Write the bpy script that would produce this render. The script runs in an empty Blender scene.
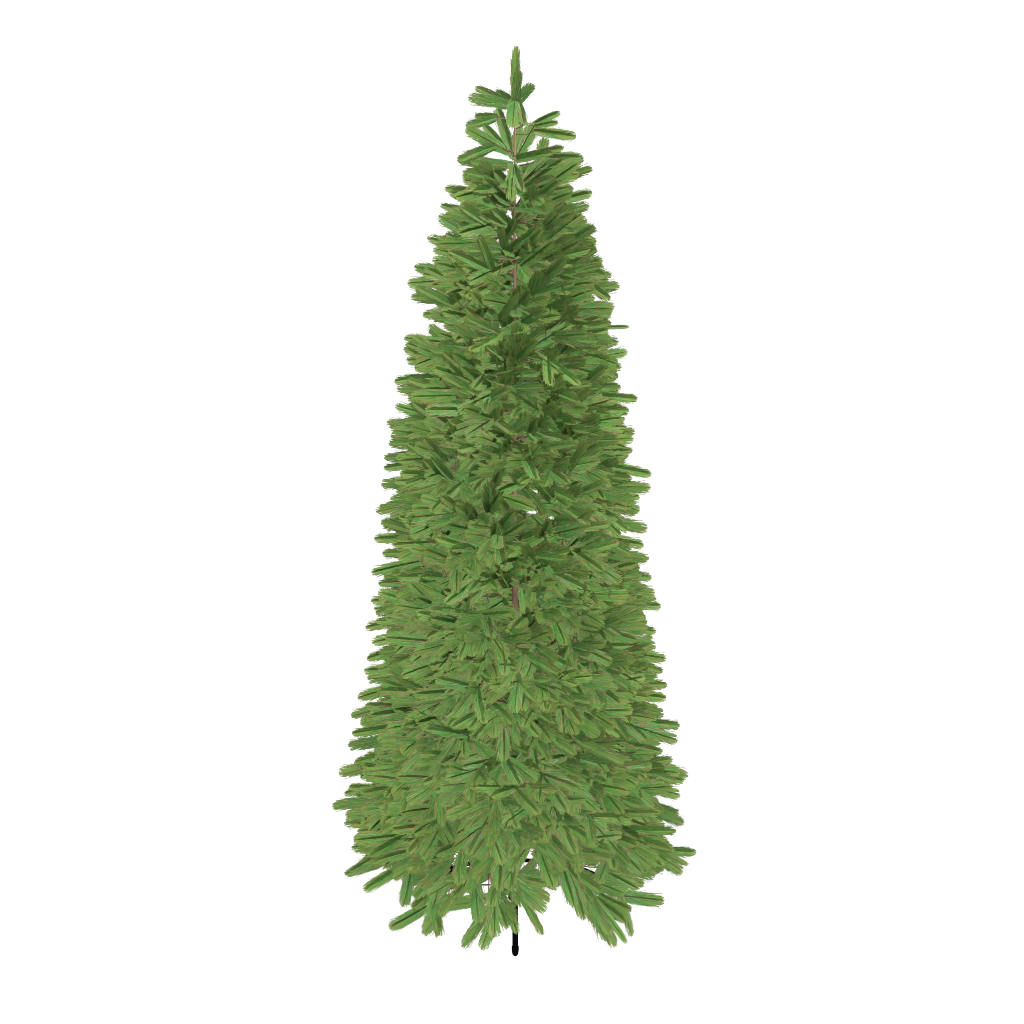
import bpy, math, random
import numpy as np
from mathutils import Vector, Matrix

# ------------------------------------------------------------ camera, world, lamps
S = bpy.context.scene
D = 2.93            # metres from the camera to the trunk
F = 1266.0          # focal length in pixels of the 1024 px frame
ZC = 0.94           # camera height
CX = -3.0 / (F / D)

cam = bpy.data.cameras.new('camera')
cam.sensor_width = 36.0
cam.lens = F / 1024.0 * 36.0
cam.clip_end = 100.0
cam_ob = bpy.data.objects.new('camera', cam)
cam_ob.location = (CX, -D, ZC)
cam_ob.rotation_euler = (math.radians(90), 0, 0)
S.collection.objects.link(cam_ob)
S.camera = cam_ob

world = bpy.data.worlds.new('World')
S.world = world
world.use_nodes = True
world.node_tree.nodes['Background'].inputs['Color'].default_value = (1, 1, 1, 1)
world.node_tree.nodes['Background'].inputs['Strength'].default_value = 1.03

def lamp(name, loc, target, size, power):
    l = bpy.data.lights.new(name, 'AREA')
    l.shape = 'DISK'
    l.size = size
    l.energy = power
    l.use_shadow = False      # the photograph is lit without cast shadows
    o = bpy.data.objects.new(name, l)
    o.location = loc
    o.rotation_euler = (Vector(target) - Vector(loc)).to_track_quat('-Z', 'Y').to_euler()
    S.collection.objects.link(o)
    return o
lamp('studio_lamp', (2.9, -3.7, 5.8), (0, 0, 0.95), 1.2, 840)
lamp('fill_lamp', (-3.2, -4.4, -0.3), (0, 0, 0.95), 1.6, 190)

S.view_settings.view_transform = 'Standard'
S.view_settings.look = 'None'
S.view_settings.exposure = 0
S.view_settings.gamma = 1
S.view_settings.use_curve_mapping = False
S.render.engine = 'CYCLES'
S.cycles.filter_width = 0.9
S.cycles.max_bounces = 5
S.cycles.diffuse_bounces = 3

rnd = random.Random(11)
nrs = np.random.RandomState(5)

# ------------------------------------------------------------ materials
def material(name, base=None, rough=0.6, attr=None, noise=None, spec=0.3):
    m = bpy.data.materials.new(name)
    m.use_nodes = True
    nt = m.node_tree
    b = nt.nodes['Principled BSDF']
    b.inputs['Roughness'].default_value = rough
    b.inputs['Specular IOR Level'].default_value = spec
    if attr:
        a = nt.nodes.new('ShaderNodeAttribute')
        a.attribute_name = attr
        nt.links.new(a.outputs['Color'], b.inputs['Base Color'])
    elif noise:
        tc = nt.nodes.new('ShaderNodeTexCoord')
        mp = nt.nodes.new('ShaderNodeMapping')
        mp.inputs['Scale'].default_value = noise[1]
        n = nt.nodes.new('ShaderNodeTexNoise')
        n.inputs['Scale'].default_value = noise[0]
        n.inputs['Detail'].default_value = 5
        r = nt.nodes.new('ShaderNodeValToRGB')
        r.color_ramp.elements[0].position = 0.32
        r.color_ramp.elements[1].position = 0.68
        r.color_ramp.elements[0].color = (*base, 1)
        r.color_ramp.elements[1].color = (*noise[2], 1)
        nt.links.new(tc.outputs['Object'], mp.inputs['Vector'])
        nt.links.new(mp.outputs['Vector'], n.inputs['Vector'])
        nt.links.new(n.outputs['Fac'], r.inputs['Fac'])
        nt.links.new(r.outputs['Color'], b.inputs['Base Color'])
    else:
        b.inputs['Base Color'].default_value = (*base, 1)
    return m

M_NEEDLE = material('needle_green', rough=0.75, attr='needle_color', spec=0.12)
M_BARK = material('bark_brown', (0.085, 0.052, 0.032), 0.85, noise=(60, (1, 1, 0.25), (0.19, 0.125, 0.08)), spec=0.15)
M_BLACK = material('black_steel', (0.0015, 0.0015, 0.0015), 0.85, noise=(25, (1, 1, 1), (0.003, 0.003, 0.003)), spec=0.0)
M_RUBBER = material('black_rubber', (0.0012, 0.0012, 0.0012), 0.95, noise=(40, (1, 1, 1), (0.002, 0.002, 0.002)), spec=0.0)

# ------------------------------------------------------------ mesh helpers
class Mesh:
    def __init__(self):
        self.v = []; self.f = []
    def tube(self, pts, radii, n=8, caps=True):
        pts = [Vector(p) for p in pts]
        base = len(self.v)
        for i, p in enumerate(pts):
            t = (pts[min(i + 1, len(pts) - 1)] - pts[max(i - 1, 0)]).normalized()
            up = Vector((0, 0, 1)) if abs(t.z) < 0.9 else Vector((1, 0, 0))
            a = t.cross(up).normalized(); b = t.cross(a)
            for k in range(n):
                w = 2 * math.pi * k / n
                self.v.append(p + (a * math.cos(w) + b * math.sin(w)) * radii[i])
        for i in range(len(pts) - 1):
            for k in range(n):
                q = base + i * n
                self.f.append((q + k, q + (k + 1) % n, q + n + (k + 1) % n, q + n + k))
        if caps:
            self.f.append(tuple(base + k for k in range(n))[::-1])
            self.f.append(tuple(base + (len(pts) - 1) * n + k for k in range(n)))
        return self
    def arc(self, R, z, w, h, n=40):
        base = len(self.v)
        for i in range(n + 1):
            a = math.pi * i / n
            for (dr, dz) in ((-w, -h), (w, -h), (w, h), (-w, h)):
                self.v.append(Vector(((R + dr) * math.cos(a), (R + dr) * math.sin(a), z + dz)))
        for i in range(n):
            j = i + 1
            for k in range(4):
                self.f.append((base + 4 * i + k, base + 4 * j + k, base + 4 * j + (k + 1) % 4, base + 4 * i + (k + 1) % 4))
        self.f += [(base + 3, base + 2, base + 1, base), (base + 4 * n, base + 4 * n + 1, base + 4 * n + 2, base + 4 * n + 3)]
        return self
    def build(self, name, mat, parent=None, smooth=True):
        me = bpy.data.meshes.new(name)
        me.from_pydata([tuple(p) for p in self.v], [], self.f)
        me.materials.append(mat)
        if smooth:
            me.polygons.foreach_set('use_smooth', [True] * len(me.polygons))
        me.update()
        o = bpy.data.objects.new(name, me)
        S.collection.objects.link(o)
        o.parent = parent
        return o

def pix(px, py, y):
    """point at depth y (0 = trunk plane) that the camera sees at px, py"""
    k = (D + y) / F
    return Vector((CX + (px - 512) * k, y, ZC - (py - 512) * k))
def proj(p):
    k = F / (D + p.y)
    return 512 + (p.x - CX) * k, 512 - (p.z - ZC) * k

# ------------------------------------------------------------ one sprig of needles, several patterns
def sprig_template(seed, L=0.115):
    r = np.random.RandomState(seed)
    quads = []; cols = []
    fins = [0.0, math.pi / 2, math.pi, 1.5 * math.pi]
    for fi, th in enumerate(fins):
        th = th + r.uniform(-0.12, 0.12)
        u = np.array([math.cos(th), 0, math.sin(th)]); w = np.array([-math.sin(th), 0, math.cos(th)])
        wid = r.uniform(0.86, 1.0)
        n = 96; extra = 16
        for i in range(n + extra):
            te = 0.10 + 0.90 * (max(0, i + r.uniform(-.4, .4)) / (n - 1)) ** .85      # where along the sprig this needle ends
            if i >= n: te = r.uniform(.86, 1.0)
            W = 0.0138 * wid * (0.55 + 0.45 * min(1, max(0, (te - .05) / .22)))
            if te > .88: W *= math.sqrt(max(0.03, 1 - ((te - .88) / .13) ** 2))
            stray = r.rand() < 0.06 and 0.2 < te < 0.95
            lat = W * (r.uniform(.84, 1.12) if r.rand() < .72 else r.uniform(.35, .9))
            if te > .80: lat = W * r.uniform(.0, 1.04)
            wd = 0.00105
            if stray: lat = W * r.uniform(1.2, 1.45); wd = 0.0005
            back = min(te + .02, r.uniform(.30, .48))
            t = te
            k0 = r.uniform(-.25, .75) if te < .85 else r.uniform(.2, .9)
            root = np.array([0, max(te - back, -.02) * L, 0]) + u * lat * k0 + w * r.uniform(-.0006, .0006)
            tip = np.array([0, te * L, 0]) + u * lat + w * r.uniform(-.0014, .0014)
            d = (tip - root) / np.linalg.norm(tip - root)
            s = np.cross(w, d)
            rl = r.uniform(-.18, .18)
            s2 = s * math.cos(rl) + w * math.sin(rl)
            quads += [root - s2 * wd * .8, root + s2 * wd * .8, tip + s2 * wd * .55, tip - s2 * wd * .55]
            k = r.rand()
            g = np.array([0.050, 0.146, 0.032]) * r.uniform(0.60, 1.28)
            g = g * np.array([r.uniform(.86, 1.16), 1, r.uniform(.75, 1.2)])
            if k < 0.05: g = np.array([0.15, 0.10, 0.045]) * r.uniform(.7, 1.2)
            elif k < 0.09: g = np.array([0.16, 0.185, 0.115]) * r.uniform(.8, 1.15)
            elif k < 0.17: g = np.array([0.042, 0.10, 0.018])
            olive = np.array([0.122, 0.186, 0.036])
            if t > 0.86: g = g + (olive - g) * min(1, (t - 0.86) / 0.14) * r.uniform(.2, .8)
            end = g.copy()
            q = r.rand()
            if stray: g = end = np.array([0.17, 0.13, 0.06])
            elif q < 0.30: end = g * .66 + np.array([0.20, 0.125, 0.055]) * .34
            elif q < 0.42: end = g * .6 + olive * .4
            cols += [g, g, end, end]
    # the twig itself
    for k in range(3):
        a0 = 2 * math.pi * k / 3; a1 = 2 * math.pi * (k + 1) / 3
        p = lambda a, y, rr: np.array([math.cos(a) * rr, y, math.sin(a) * rr])
        quads += [p(a0, -0.008, .0016), p(a1, -0.008, .0016), p(a1, L, .0007), p(a0, L, .0007)]
        c = np.array([0.17, 0.11, 0.065])
        cols += [c, c, c, c]
    V = np.array(quads); C = np.array(cols)
    V[:, 2] -= 0.6 * V[:, 1] ** 2 * r.uniform(-.4, 1.0)
    V[:, 0] += 0.6 * V[:, 1] ** 2 * r.uniform(-1, 1)
    return V, C
TEMPL = [sprig_template(100 + i) for i in range(14)]

class Foliage:
    def __init__(self):
        self.V = []; self.C = []; self.n = 0
    def sprig(self, base, direction, length, width=1.0, roll=None, flat=None):
        V, C = TEMPL[rnd.randrange(len(TEMPL))]
        d = Vector(direction).normalized()
        up = Vector((0, 0, 1)) if abs(d.z) < 0.95 else Vector((0, 1, 0))
        x = d.cross(up).normalized(); z = x.cross(d)
        roll = rnd.gauss(0, .55) + rnd.choice((0, math.pi)) if roll is None else roll
        x2 = x * math.cos(roll) + z * math.sin(roll)
        z2 = -x * math.sin(roll) + z * math.cos(roll)
        M = np.array([list(x2 * width), list(d * (length / 0.116)), list(z2 * width)])
        self.V.append(V @ M + np.array(list(base)))
        self.C.append(C * (rnd.uniform(.9, 1.1)) * np.array([rnd.uniform(.97, 1.09), 1, rnd.uniform(.88, 1.08)]))
        self.n += 1
    def build(self, parent):
        V = np.concatenate(self.V).astype(np.float32)
        C = np.concatenate(self.C).astype(np.float32)
        nv = len(V); nf = nv // 4
        me = bpy.data.meshes.new('foliage')
        me.vertices.add(nv); me.vertices.foreach_set('co', V.ravel())
        me.loops.add(nv); me.loops.foreach_set('vertex_index', np.arange(nv, dtype=np.int32))
        me.polygons.add(nf); me.polygons.foreach_set('loop_start', np.arange(0, nv, 4, dtype=np.int32))
        me.update(calc_edges=True)
        at = me.color_attributes.new('needle_color', 'FLOAT_COLOR', 'POINT')
        at.data.foreach_set('color', np.concatenate([C, np.ones((nv, 1), np.float32)], 1).ravel())
        me.materials.append(M_NEEDLE)
        o = bpy.data.objects.new('foliage', me)
        S.collection.objects.link(o)
        o.parent = parent
        return o

# ------------------------------------------------------------ the tree
tree = bpy.data.objects.new('christmas_tree', None)
S.collection.objects.link(tree)
tree['label'] = 'tall slim artificial green fir tree on a thin black metal stand'
tree['category'] = 'christmas tree'

tr = Mesh()
zs = [0.20, 0.5, 0.9, 1.3, 1.6, 1.8, 1.905]
rs = [0.0085, 0.0080, 0.0062, 0.0046, 0.0036, 0.0028, 0.0015]
tr.tube([(0.0006 * math.sin(7 * z), 0.0008 * math.cos(5 * z), z) for z in zs], rs, 10)
tr.build('trunk', M_BARK, tree)

RT = [(0.02, .33), (.10, .375), (.158, .40), (.25, .405), (.32, .392), (.505, .36), (.725, .335), (.92, .315), (1.13, .285),
      (1.25, .27), (1.43, .235), (1.57, .195), (1.754, .15), (1.85, .11), (1.95, .05)]
def R(z): return float(np.interp(z, [a for a, b in RT], [b for a, b in RT]))
PT = [(0.1, -26), (.3, -15), (.6, -9), (1.0, -2), (1.3, 3), (1.6, 5), (1.8, 10), (1.9, 50)]
def pitch(z): return float(np.interp(z, [a for a, b in PT], [b for a, b in PT]))
# outline of the tree in the frame: y, left, right
OUT = [(47, 508, 520), (90, 480, 525), (130, 466, 565), (160, 458, 586), (190, 447, 590), (240, 430, 594), (280, 412, 612), (330, 407, 617),
       (380, 397, 622), (430, 390, 630), (480, 386, 641), (520, 380, 644), (570, 376, 648), (605, 374, 655), (680, 364, 664),
       (725, 354, 672), (780, 343, 682), (830, 345, 683), (860, 355, 676), (880, 385, 648)]
GAPS = [(532, 867, 19), (592, 870, 16), (457, 868, 16), (466, 888, 16), (550, 885, 13), (430, 876, 12), (404, 862, 9), (497, 243, 6), (506, 214, 6), (560, 155, 7), (610, 537, 7)]
# heights at which the trunk can be seen between the branches
TRUNK_SHOWS = [(168, 182), (190, 216), (232, 246), (256, 282), (440, 446), (466, 476), (584, 594)]
def inside(p):
    x, y = proj(p)
    if y > 874 or y < 100: return False
    if p.y < -.02 and abs(x - 515) < 6 and any(a < y < b for a, b in TRUNK_SHOWS): return False
    for (wx, wy, wr) in GAPS:
        if (x - wx) ** 2 + (y - wy) ** 2 < wr * wr: return False
    l = np.interp(y, [o[0] for o in OUT], [o[1] for o in OUT])
    r = np.interp(y, [o[0] for o in OUT], [o[2] for o in OUT])
    return l <= x <= r

class Branch:
    def __init__(self, z, az, length):
        self.stem = Mesh(); self.fol = Foliage()
        self.z = z; self.az = az
        p = math.radians(pitch(z))
        self.dir = Vector((math.cos(az), math.sin(az), 0))
        self.root = Vector((0, 0, z - math.sin(p) * length * .6))
        self.end = self.dir * length + Vector((0, 0, z))
        mid = self.root.lerp(self.end, .5) + Vector((0, 0, .012))
        self.mid = mid
        self.path = [self.root, mid, self.end]
        rb = .0022 + .004 * length
        self.rb = rb
        self.stem.tube(self.path, [rb, rb * .8, rb * .5], 5)
    def at(self, s):
        return self.root * (1 - s) ** 2 + self.mid * 2 * s * (1 - s) + self.end * s * s if 0 else (
            self.root.lerp(self.mid, s * 2) if s < .5 else self.mid.lerp(self.end, s * 2 - 1))
    def twig(self, a, b):
        m = a.lerp(b, .5) + Vector((0, 0, rnd.uniform(-.006, .01)))
        self.stem.tube([a, m, b], [.0015, .0013, .001], 4)
    def link(self, p):
        # a twig from the nearest spot of the branch to p
        if p.z > 1.5:
            if .02 < p.to_2d().length and (p - self.root).length < .2: self.twig(self.root, p)
            return
        q = min((self.at(k / 12) for k in range(1, 12)), key=lambda c: (c - p).length + .3 * abs(c.to_2d().length - p.to_2d().length * .8))
        if (q - p).length < .10: self.twig(q, p)

branches = []
z = 1.69; tier = 0; off = 0.4
while z > 0.10 and len(branches) < 97:
    r = R(z)
    n = 4 if z > 1.6 else (5 if z > 1.3 else (6 if z > .85 else (7 if z > .45 else 8)))
    for k in range(n):
        az = off + 2 * math.pi * (k + rnd.uniform(-.12, .12)) / n
        zz = z + rnd.uniform(-.05, .05)
        if zz < .155: zz = .155 + rnd.uniform(0, .04)
        branches.append(Branch(zz, az, max(.03, (R(zz) - .115) * rnd.uniform(.9, 1.0))))
    step = 0.085 if z > 1.6 else (0.105 if z > 1.2 else 0.115)
    if z < .35: step = .085
    z -= step; off += 2.39996 / 1.7; tier += 1
print('branches', len(branches))

def nearest(p):
    az = math.atan2(p.y, p.x); rr = math.hypot(p.x, p.y)
    best = None
    for b in branches:
        da = (az - b.az + math.pi) % (2 * math.pi) - math.pi
        d = abs(da) * max(rr, .12) + abs(p.z - b.z)
        if best is None or d < best[0]: best = (d, b)
    return best[1]

def fan(b, base, az, pt, count, spread, L0, W=1.0):
    for i in range(count):
        f = (i - (count - 1) / 2) / max(1, (count - 1) / 2) if count > 1 else 0
        a = az + math.radians(spread * f + rnd.uniform(-9, 9))
        p = math.radians(pt + rnd.uniform(-28, 28))
        d = Vector((math.cos(a) * math.cos(p), math.sin(a) * math.cos(p), math.sin(p)))
        L = L0 * rnd.uniform(.85, 1.12) * (1 - .12 * abs(f))
        for tries in range(5):
            if all(inside(base + d * L * q) for q in (.2, .4, .6, .8, 1.0)): break
            L *= .88
        else: continue
        b.fol.sprig(base, d, L, W * rnd.uniform(.92, 1.12))

# clusters spread evenly over the surface of the tree, in an outer and an inner shell
for b in branches:
    z = b.z; r = R(z); pt = pitch(z)
    nb_around = 4 if z > 1.6 else (5 if z > 1.3 else (6 if z > .85 else (7 if z > .45 else 8)))
    half = math.pi / nb_around
    spots = [(0, 0, 1.0)]
    if r > .13: spots += [(.55, .02, .93), (-.55, -.02, .93)]
    if r > .20: spots += [(.25, -.045, .96), (-.3, .04, .95)]
    if r > .30: spots += [(.75, -.05, .95), (-.78, .045, .95)]
    for (fa, dz, fr) in spots:
        if z > 1.4 and rnd.random() < .15: continue
        az = b.az + fa * half + rnd.uniform(-.05, .05)
        dz += rnd.uniform(-.015, .015)
        rr = max(.02, (R(z + dz) * fr - .122) + rnd.uniform(-.02, .008))
        base = Vector((math.cos(az) * rr, math.sin(az) * rr, z + dz))
        if fa: b.link(base)
        fan(b, base, az + fa * .35, pt, rnd.choice((3, 4, 4, 5)), rnd.uniform(35, 62), .122)
    # inner needles
    inner = 2 if r < .2 else (5 if r < .3 else 7)
    for i in range(inner):
        s = rnd.uniform(.05, .85)
        p0 = b.at(s)
        side = 1 if i % 2 else -1
        fan(b, p0, b.az + side * rnd.uniform(.35, 1.0), pt + rnd.uniform(-15, 15), 2, 30, .11)

# short twigs close to the trunk
for i in range(640):
    z = .17 + 1.43 * (1 - rnd.random() ** .85)
    az = rnd.uniform(0, 2 * math.pi)
    rr = R(z) * rnd.uniform(.05, .68)
    p0 = Vector((math.cos(az) * rr, math.sin(az) * rr, z))
    b = nearest(p0)
    fan(b, p0, az + rnd.uniform(-.6, .6), pitch(z) + rnd.uniform(-25, 25), 2, 30, .115)
    b.link(p0)

# ---- sprigs of the outline and the underside, each hung on the branch next to it:
# tip x, tip y, base x, base y, tip depth, base depth, width
def edge(x, y, side, slope=None, L=None, dep=None, w=1.0):
    L = L or rnd.uniform(44, 54)
    s = slope if slope is not None else rnd.uniform(-8, 8) - np.interp(y, [100, 400, 900], [-22, 2, 16])
    a = math.radians(s)
    bx = x - side * L * math.cos(a); by = y + L * math.sin(a)
    dep = rnd.uniform(-.11, .11) if dep is None else dep
    hand(bx, by, x, y, dep * .75, dep, w)
def hand(bx, by, x, y, db, dt, w=1.0, roll=None):
    A = pix(bx, by, db); B = pix(x, y, dt)
    b = nearest(A.lerp(B, .3))
    b.fol.sprig(A, B - A, (B - A).length, w, roll)
    b.link(A)
LEFT = [(457,157),(445,187),(442,202),(428,238),(432,250),(413,268),(407,281),(411,294),(404,338),(404,347),(406,358),(394,378),(396,389),
 (386,424),(390,436),(388,444),(384,455),(384,470),(381,483),(375,510),(380,523),(374,541),(382,553),(371,572),(378,582),(371,601),(374,611),
 (366,630),(371,642),(366,655),(364,671),(366,680),(358,697),(350,718),(352,734),(348,748),(339,776),(344,790),(345,817),(343,822),(352,840),(350,848),
 (346,875),(356,866)]
RIGHT = [(584,157),(592,167),(593,193),(590,205),(588,222),(597,242),(603,262),(612,274),(620,286),(615,309),(619,344),(628,354),(622,368),(618,381),
 (638,400),(630,410),(635,431),(634,440),(633,453),(652,473),(651,485),(636,499),(632,507),(648,528),(645,545),(649,560),(652,575),(640,586),(655,595),(662,605),
 (656,600),(648,623),(657,633),(656,648),(667,659),(664,672),(668,686),(666,700),(680,725),(678,741),(666,735),(689,774),(681,796),(684,783),(680,815),(685,822)]
for (x, y) in LEFT: edge(x, y, -1)
for (x, y) in RIGHT: edge(x, y, 1)
edge(630, 326, 1, 3, 50, .05, .45)
for a in [ # bx, by, tx, ty, base depth, tip depth, width
 # underside and lower rim
 (372,800,332,806,-.02,-.03,1.0),(400,868,364,891,-.12,-.16,1.0),(392,850,350,873,-.1,-.14,.9),(410,872,405,905,-.2,-.30,1.0),
 (428,906,390,930,-.20,-.26,1.0),(448,896,424,934,-.26,-.34,1.0),(434,902,440,935,-.26,-.36,1.0),(476,884,478,922,-.28,-.37,1.0),
 (497,898,462,946,-.28,-.37,1.0),(500,900,482,949,-.30,-.38,1.0),(493,892,496,937,-.30,-.37,1.1),(492,890,505,929,-.28,-.36,.9),
 (494,890,517,922,-.27,-.35,1.1),(505,900,519,934,-.28,-.35,.7),(470,880,437,913,-.25,-.32,1.0),(456,905,430,905,-.24,-.26,.9),(488,898,442,908,-.28,-.30,1.0),
 (488,876,450,888,-.24,-.28,1.1),(488,868,443,884,-.24,-.28,1.0),(518,886,478,900,-.26,-.30,.8),
 (437,872,405,882,-.15,-.2,.9),(448,868,412,897,-.15,-.2,.9),(420,862,395,880,-.12,-.17,1.0),(430,856,428,890,-.12,-.2,.9),
 (512,880,545,934,-.27,-.36,.75),(510,878,546,913,-.27,-.35,1.0),(508,876,552,899,-.26,-.33,1.0),(512,884,520,902,-.26,-.34,1.1),
 (508,878,550,882,-.2,-.22,1.0),(515,880,540,858,-.16,-.10,.8),(560,860,573,907,-.24,-.34,1.0),(566,868,586,919,-.24,-.34,1.0),(575,880,590,905,-.2,-.3,1.0),
 (585,890,612,937,-.26,-.35,1.1),(592,900,617,948,-.26,-.34,1.0),(590,893,627,943,-.22,-.3,.6),(620,892,634,937,-.2,-.28,.6),
 (618,896,665,901,-.16,-.18,1.1),(598,868,638,890,-.16,-.2,1.1),(606,864,597,887,-.2,-.3,1.0),(540,850,550,888,-.22,-.32,1.0),
 (535,852,568,888,-.2,-.28,1.0),(596,848,643,866,-.12,-.14,1.1),(640,840,682,875,-.1,-.14,1.2),(655,850,689,864,-.05,-.08,.5),
 (640,850,697,852,-.05,-.06,1.1),(590,880,626,895,-.2,-.24,1.1),(600,895,630,912,-.2,-.26,.9),(585,878,622,888,-.2,-.22,1.0),
 (545,842,580,880,-.2,-.26,1.1),(500,858,497,890,-.28,-.36,1.1),(512,856,512,890,-.28,-.36,1.1),(480,855,470,893,-.26,-.33,1.1),(463,850,455,885,-.24,-.31,1.1),
 (555,840,560,878,-.22,-.30,1.1),(525,850,500,886,-.27,-.34,1.0),(520,844,512,872,-.27,-.34,1.0),
 (452,858,424,890,-.2,-.27,1.0),(436,888,412,911,-.2,-.28,1.0),(445,865,417,900,-.2,-.27,1.2),(440,888,424,931,-.24,-.32,1.1),(436,867,402,872,-.14,-.16,1.0),(484,868,449,881,-.24,-.27,1.2),
 (592,896,628,922,-.2,-.26,.8),(596,899,626,916,-.2,-.26,1.15),(580,892,612,937,-.24,-.33,1.2),(478,872,455,900,-.26,-.32,1.0),
 (560,868,598,880,-.14,-.18,1.0),(565,850,600,862,-.1,-.12,1.0),(500,880,488,905,-.3,-.36,1.1),(524,870,560,884,-.16,-.2,1.0),
 (420,850,392,872,-.1,-.14,1.1),(460,876,430,897,-.22,-.28,1.1),(575,872,600,893,-.2,-.25,1.0),(612,875,645,884,-.1,-.12,1.0),(500,850,476,880,-.26,-.33,1.1),
 ]:
    hand(*a)

# leader: the top of the trunk with its own sprigs
lead = Branch(1.80, 0, .03)
lead.stem = Mesh()
lead.stem.tube([(0, 0, 1.84), (0, 0, 1.905), (0.001, 0, 1.99)], [.0028, .0022, .001], 6)
branches.append(lead)
for a in [
 (515,104,514.5,46,0,0,.9,.6),(515,108,518,69,-.01,-.06,1.0,0.9),(516,104,531,82,0,-.02,.9,.8),(512,104,475,87,0,-.01,.75,.75),(512,105,468,98,-.01,-.04,.95,.5),
 (514,102,495,90,0,.04,.9,.5),(515,100,512,126,-.02,-.10,1.15,.1),(516,101,526,124,-.01,-.09,1.0,.4),(510,148,499,108,0,.03,1.1,.2),
 (515,160,535,122,0,.02,1.15,.2),(534,124,560,111,.02,.03,.8,.6),(536,126,558,121,.01,0,.6,.2),(535,131,577,136,.01,-.01,1.0,.3),
 (495,118,466,127,-.02,-.04,.85,.7),(497,116,474,118,.0,.04,.7,.7),(508,152,465,128,0,-.03,1.0,.2),(506,150,484,122,0,.03,.9,.6),(495,146,457,158,-.02,-.05,.95,.7),
 (541,160,543,137,-.02,.02,1.0,.1),(518,160,553,150,-.02,-.06,.9,.5),(516,158,565,150,0,-.02,.9,.5),(513,158,500,128,0,.05,1.0,.4),(514,156,517,125,0,.06,1.0,.4),
 (538,158,583,157,0,-.02,.95,.3),(512,165,470,163,0,-.03,.9,.4),(514,168,520,190,-.03,-.12,1.0,.4),(514,165,508,200,-.03,-.11,1.0,.4),
 ]:
    A = pix(a[0], a[1], a[4]); B = pix(a[2], a[3], a[5])
    lead.fol.sprig(A, B - A, (B - A).length, a[6], a[7])
    q = Vector((0, 0, min(max(A.z - .01, 1.5), 1.98)))
    if math.hypot(A.x, A.y) > .02: lead.twig(q, A)

total = 0
for b in branches:
    if b.fol.n == 0: continue
    total += b.fol.n
    o = b.stem.build('leader' if b is lead else 'branch', M_BARK, tree)
    b.fol.build(o)
print('sprigs', total)

# ------------------------------------------------------------ black metal stand (part of the tree)
st = Mesh()
st.tube([(0, 0, 0.05), (0, 0, 0.27)], [.0125, .0125], 16)
st.tube([(0, 0, 0.272), (0, 0, 0.288)], [.0155, .0155], 16)
st.tube([(0, 0, 0.045), (0, 0, 0.058)], [.016, .016], 16)
stand = st.build('stand', M_BLACK, tree)
for k in range(4):
    a = k * math.pi / 2
    c, s = math.cos(a), math.sin(a)
    leg = Mesh()
    leg.tube([(c * .012, s * .012, .245), (c * .03, s * .03, .226), (c * .20, s * .20, .056), (c * .229, s * .229, .012)],
             [.0060, .0062, .0062, .0062], 12)
    lo = leg.build('leg', M_BLACK, stand)
    ft = Mesh()
    ft.tube([(c * .2275, s * .2275, .0145), (c * .228, s * .228, .0135), (c * .232, s * .232, .0065), (c * .2355, s * .2355, -.001), (c * .2375, s * .2375, -.004)],
            [.0066, .0076, .0076, .0062, .003], 14)
    ft.build('foot', M_RUBBER, stand)
rg = Mesh()
rg.arc(.208, .077, .0022, .0045)
rg.build('brace_hoop', M_BLACK, stand, smooth=False)
for k in range(3):
    a = k * math.pi / 2
    c, s = math.cos(a), math.sin(a)
    m = Mesh()
    m.tube([(c * .011, s * .011, .077), (c * .2085, s * .2085, .077)], [.0016, .0016], 8)
    m.build('brace_rod', M_BLACK, stand)
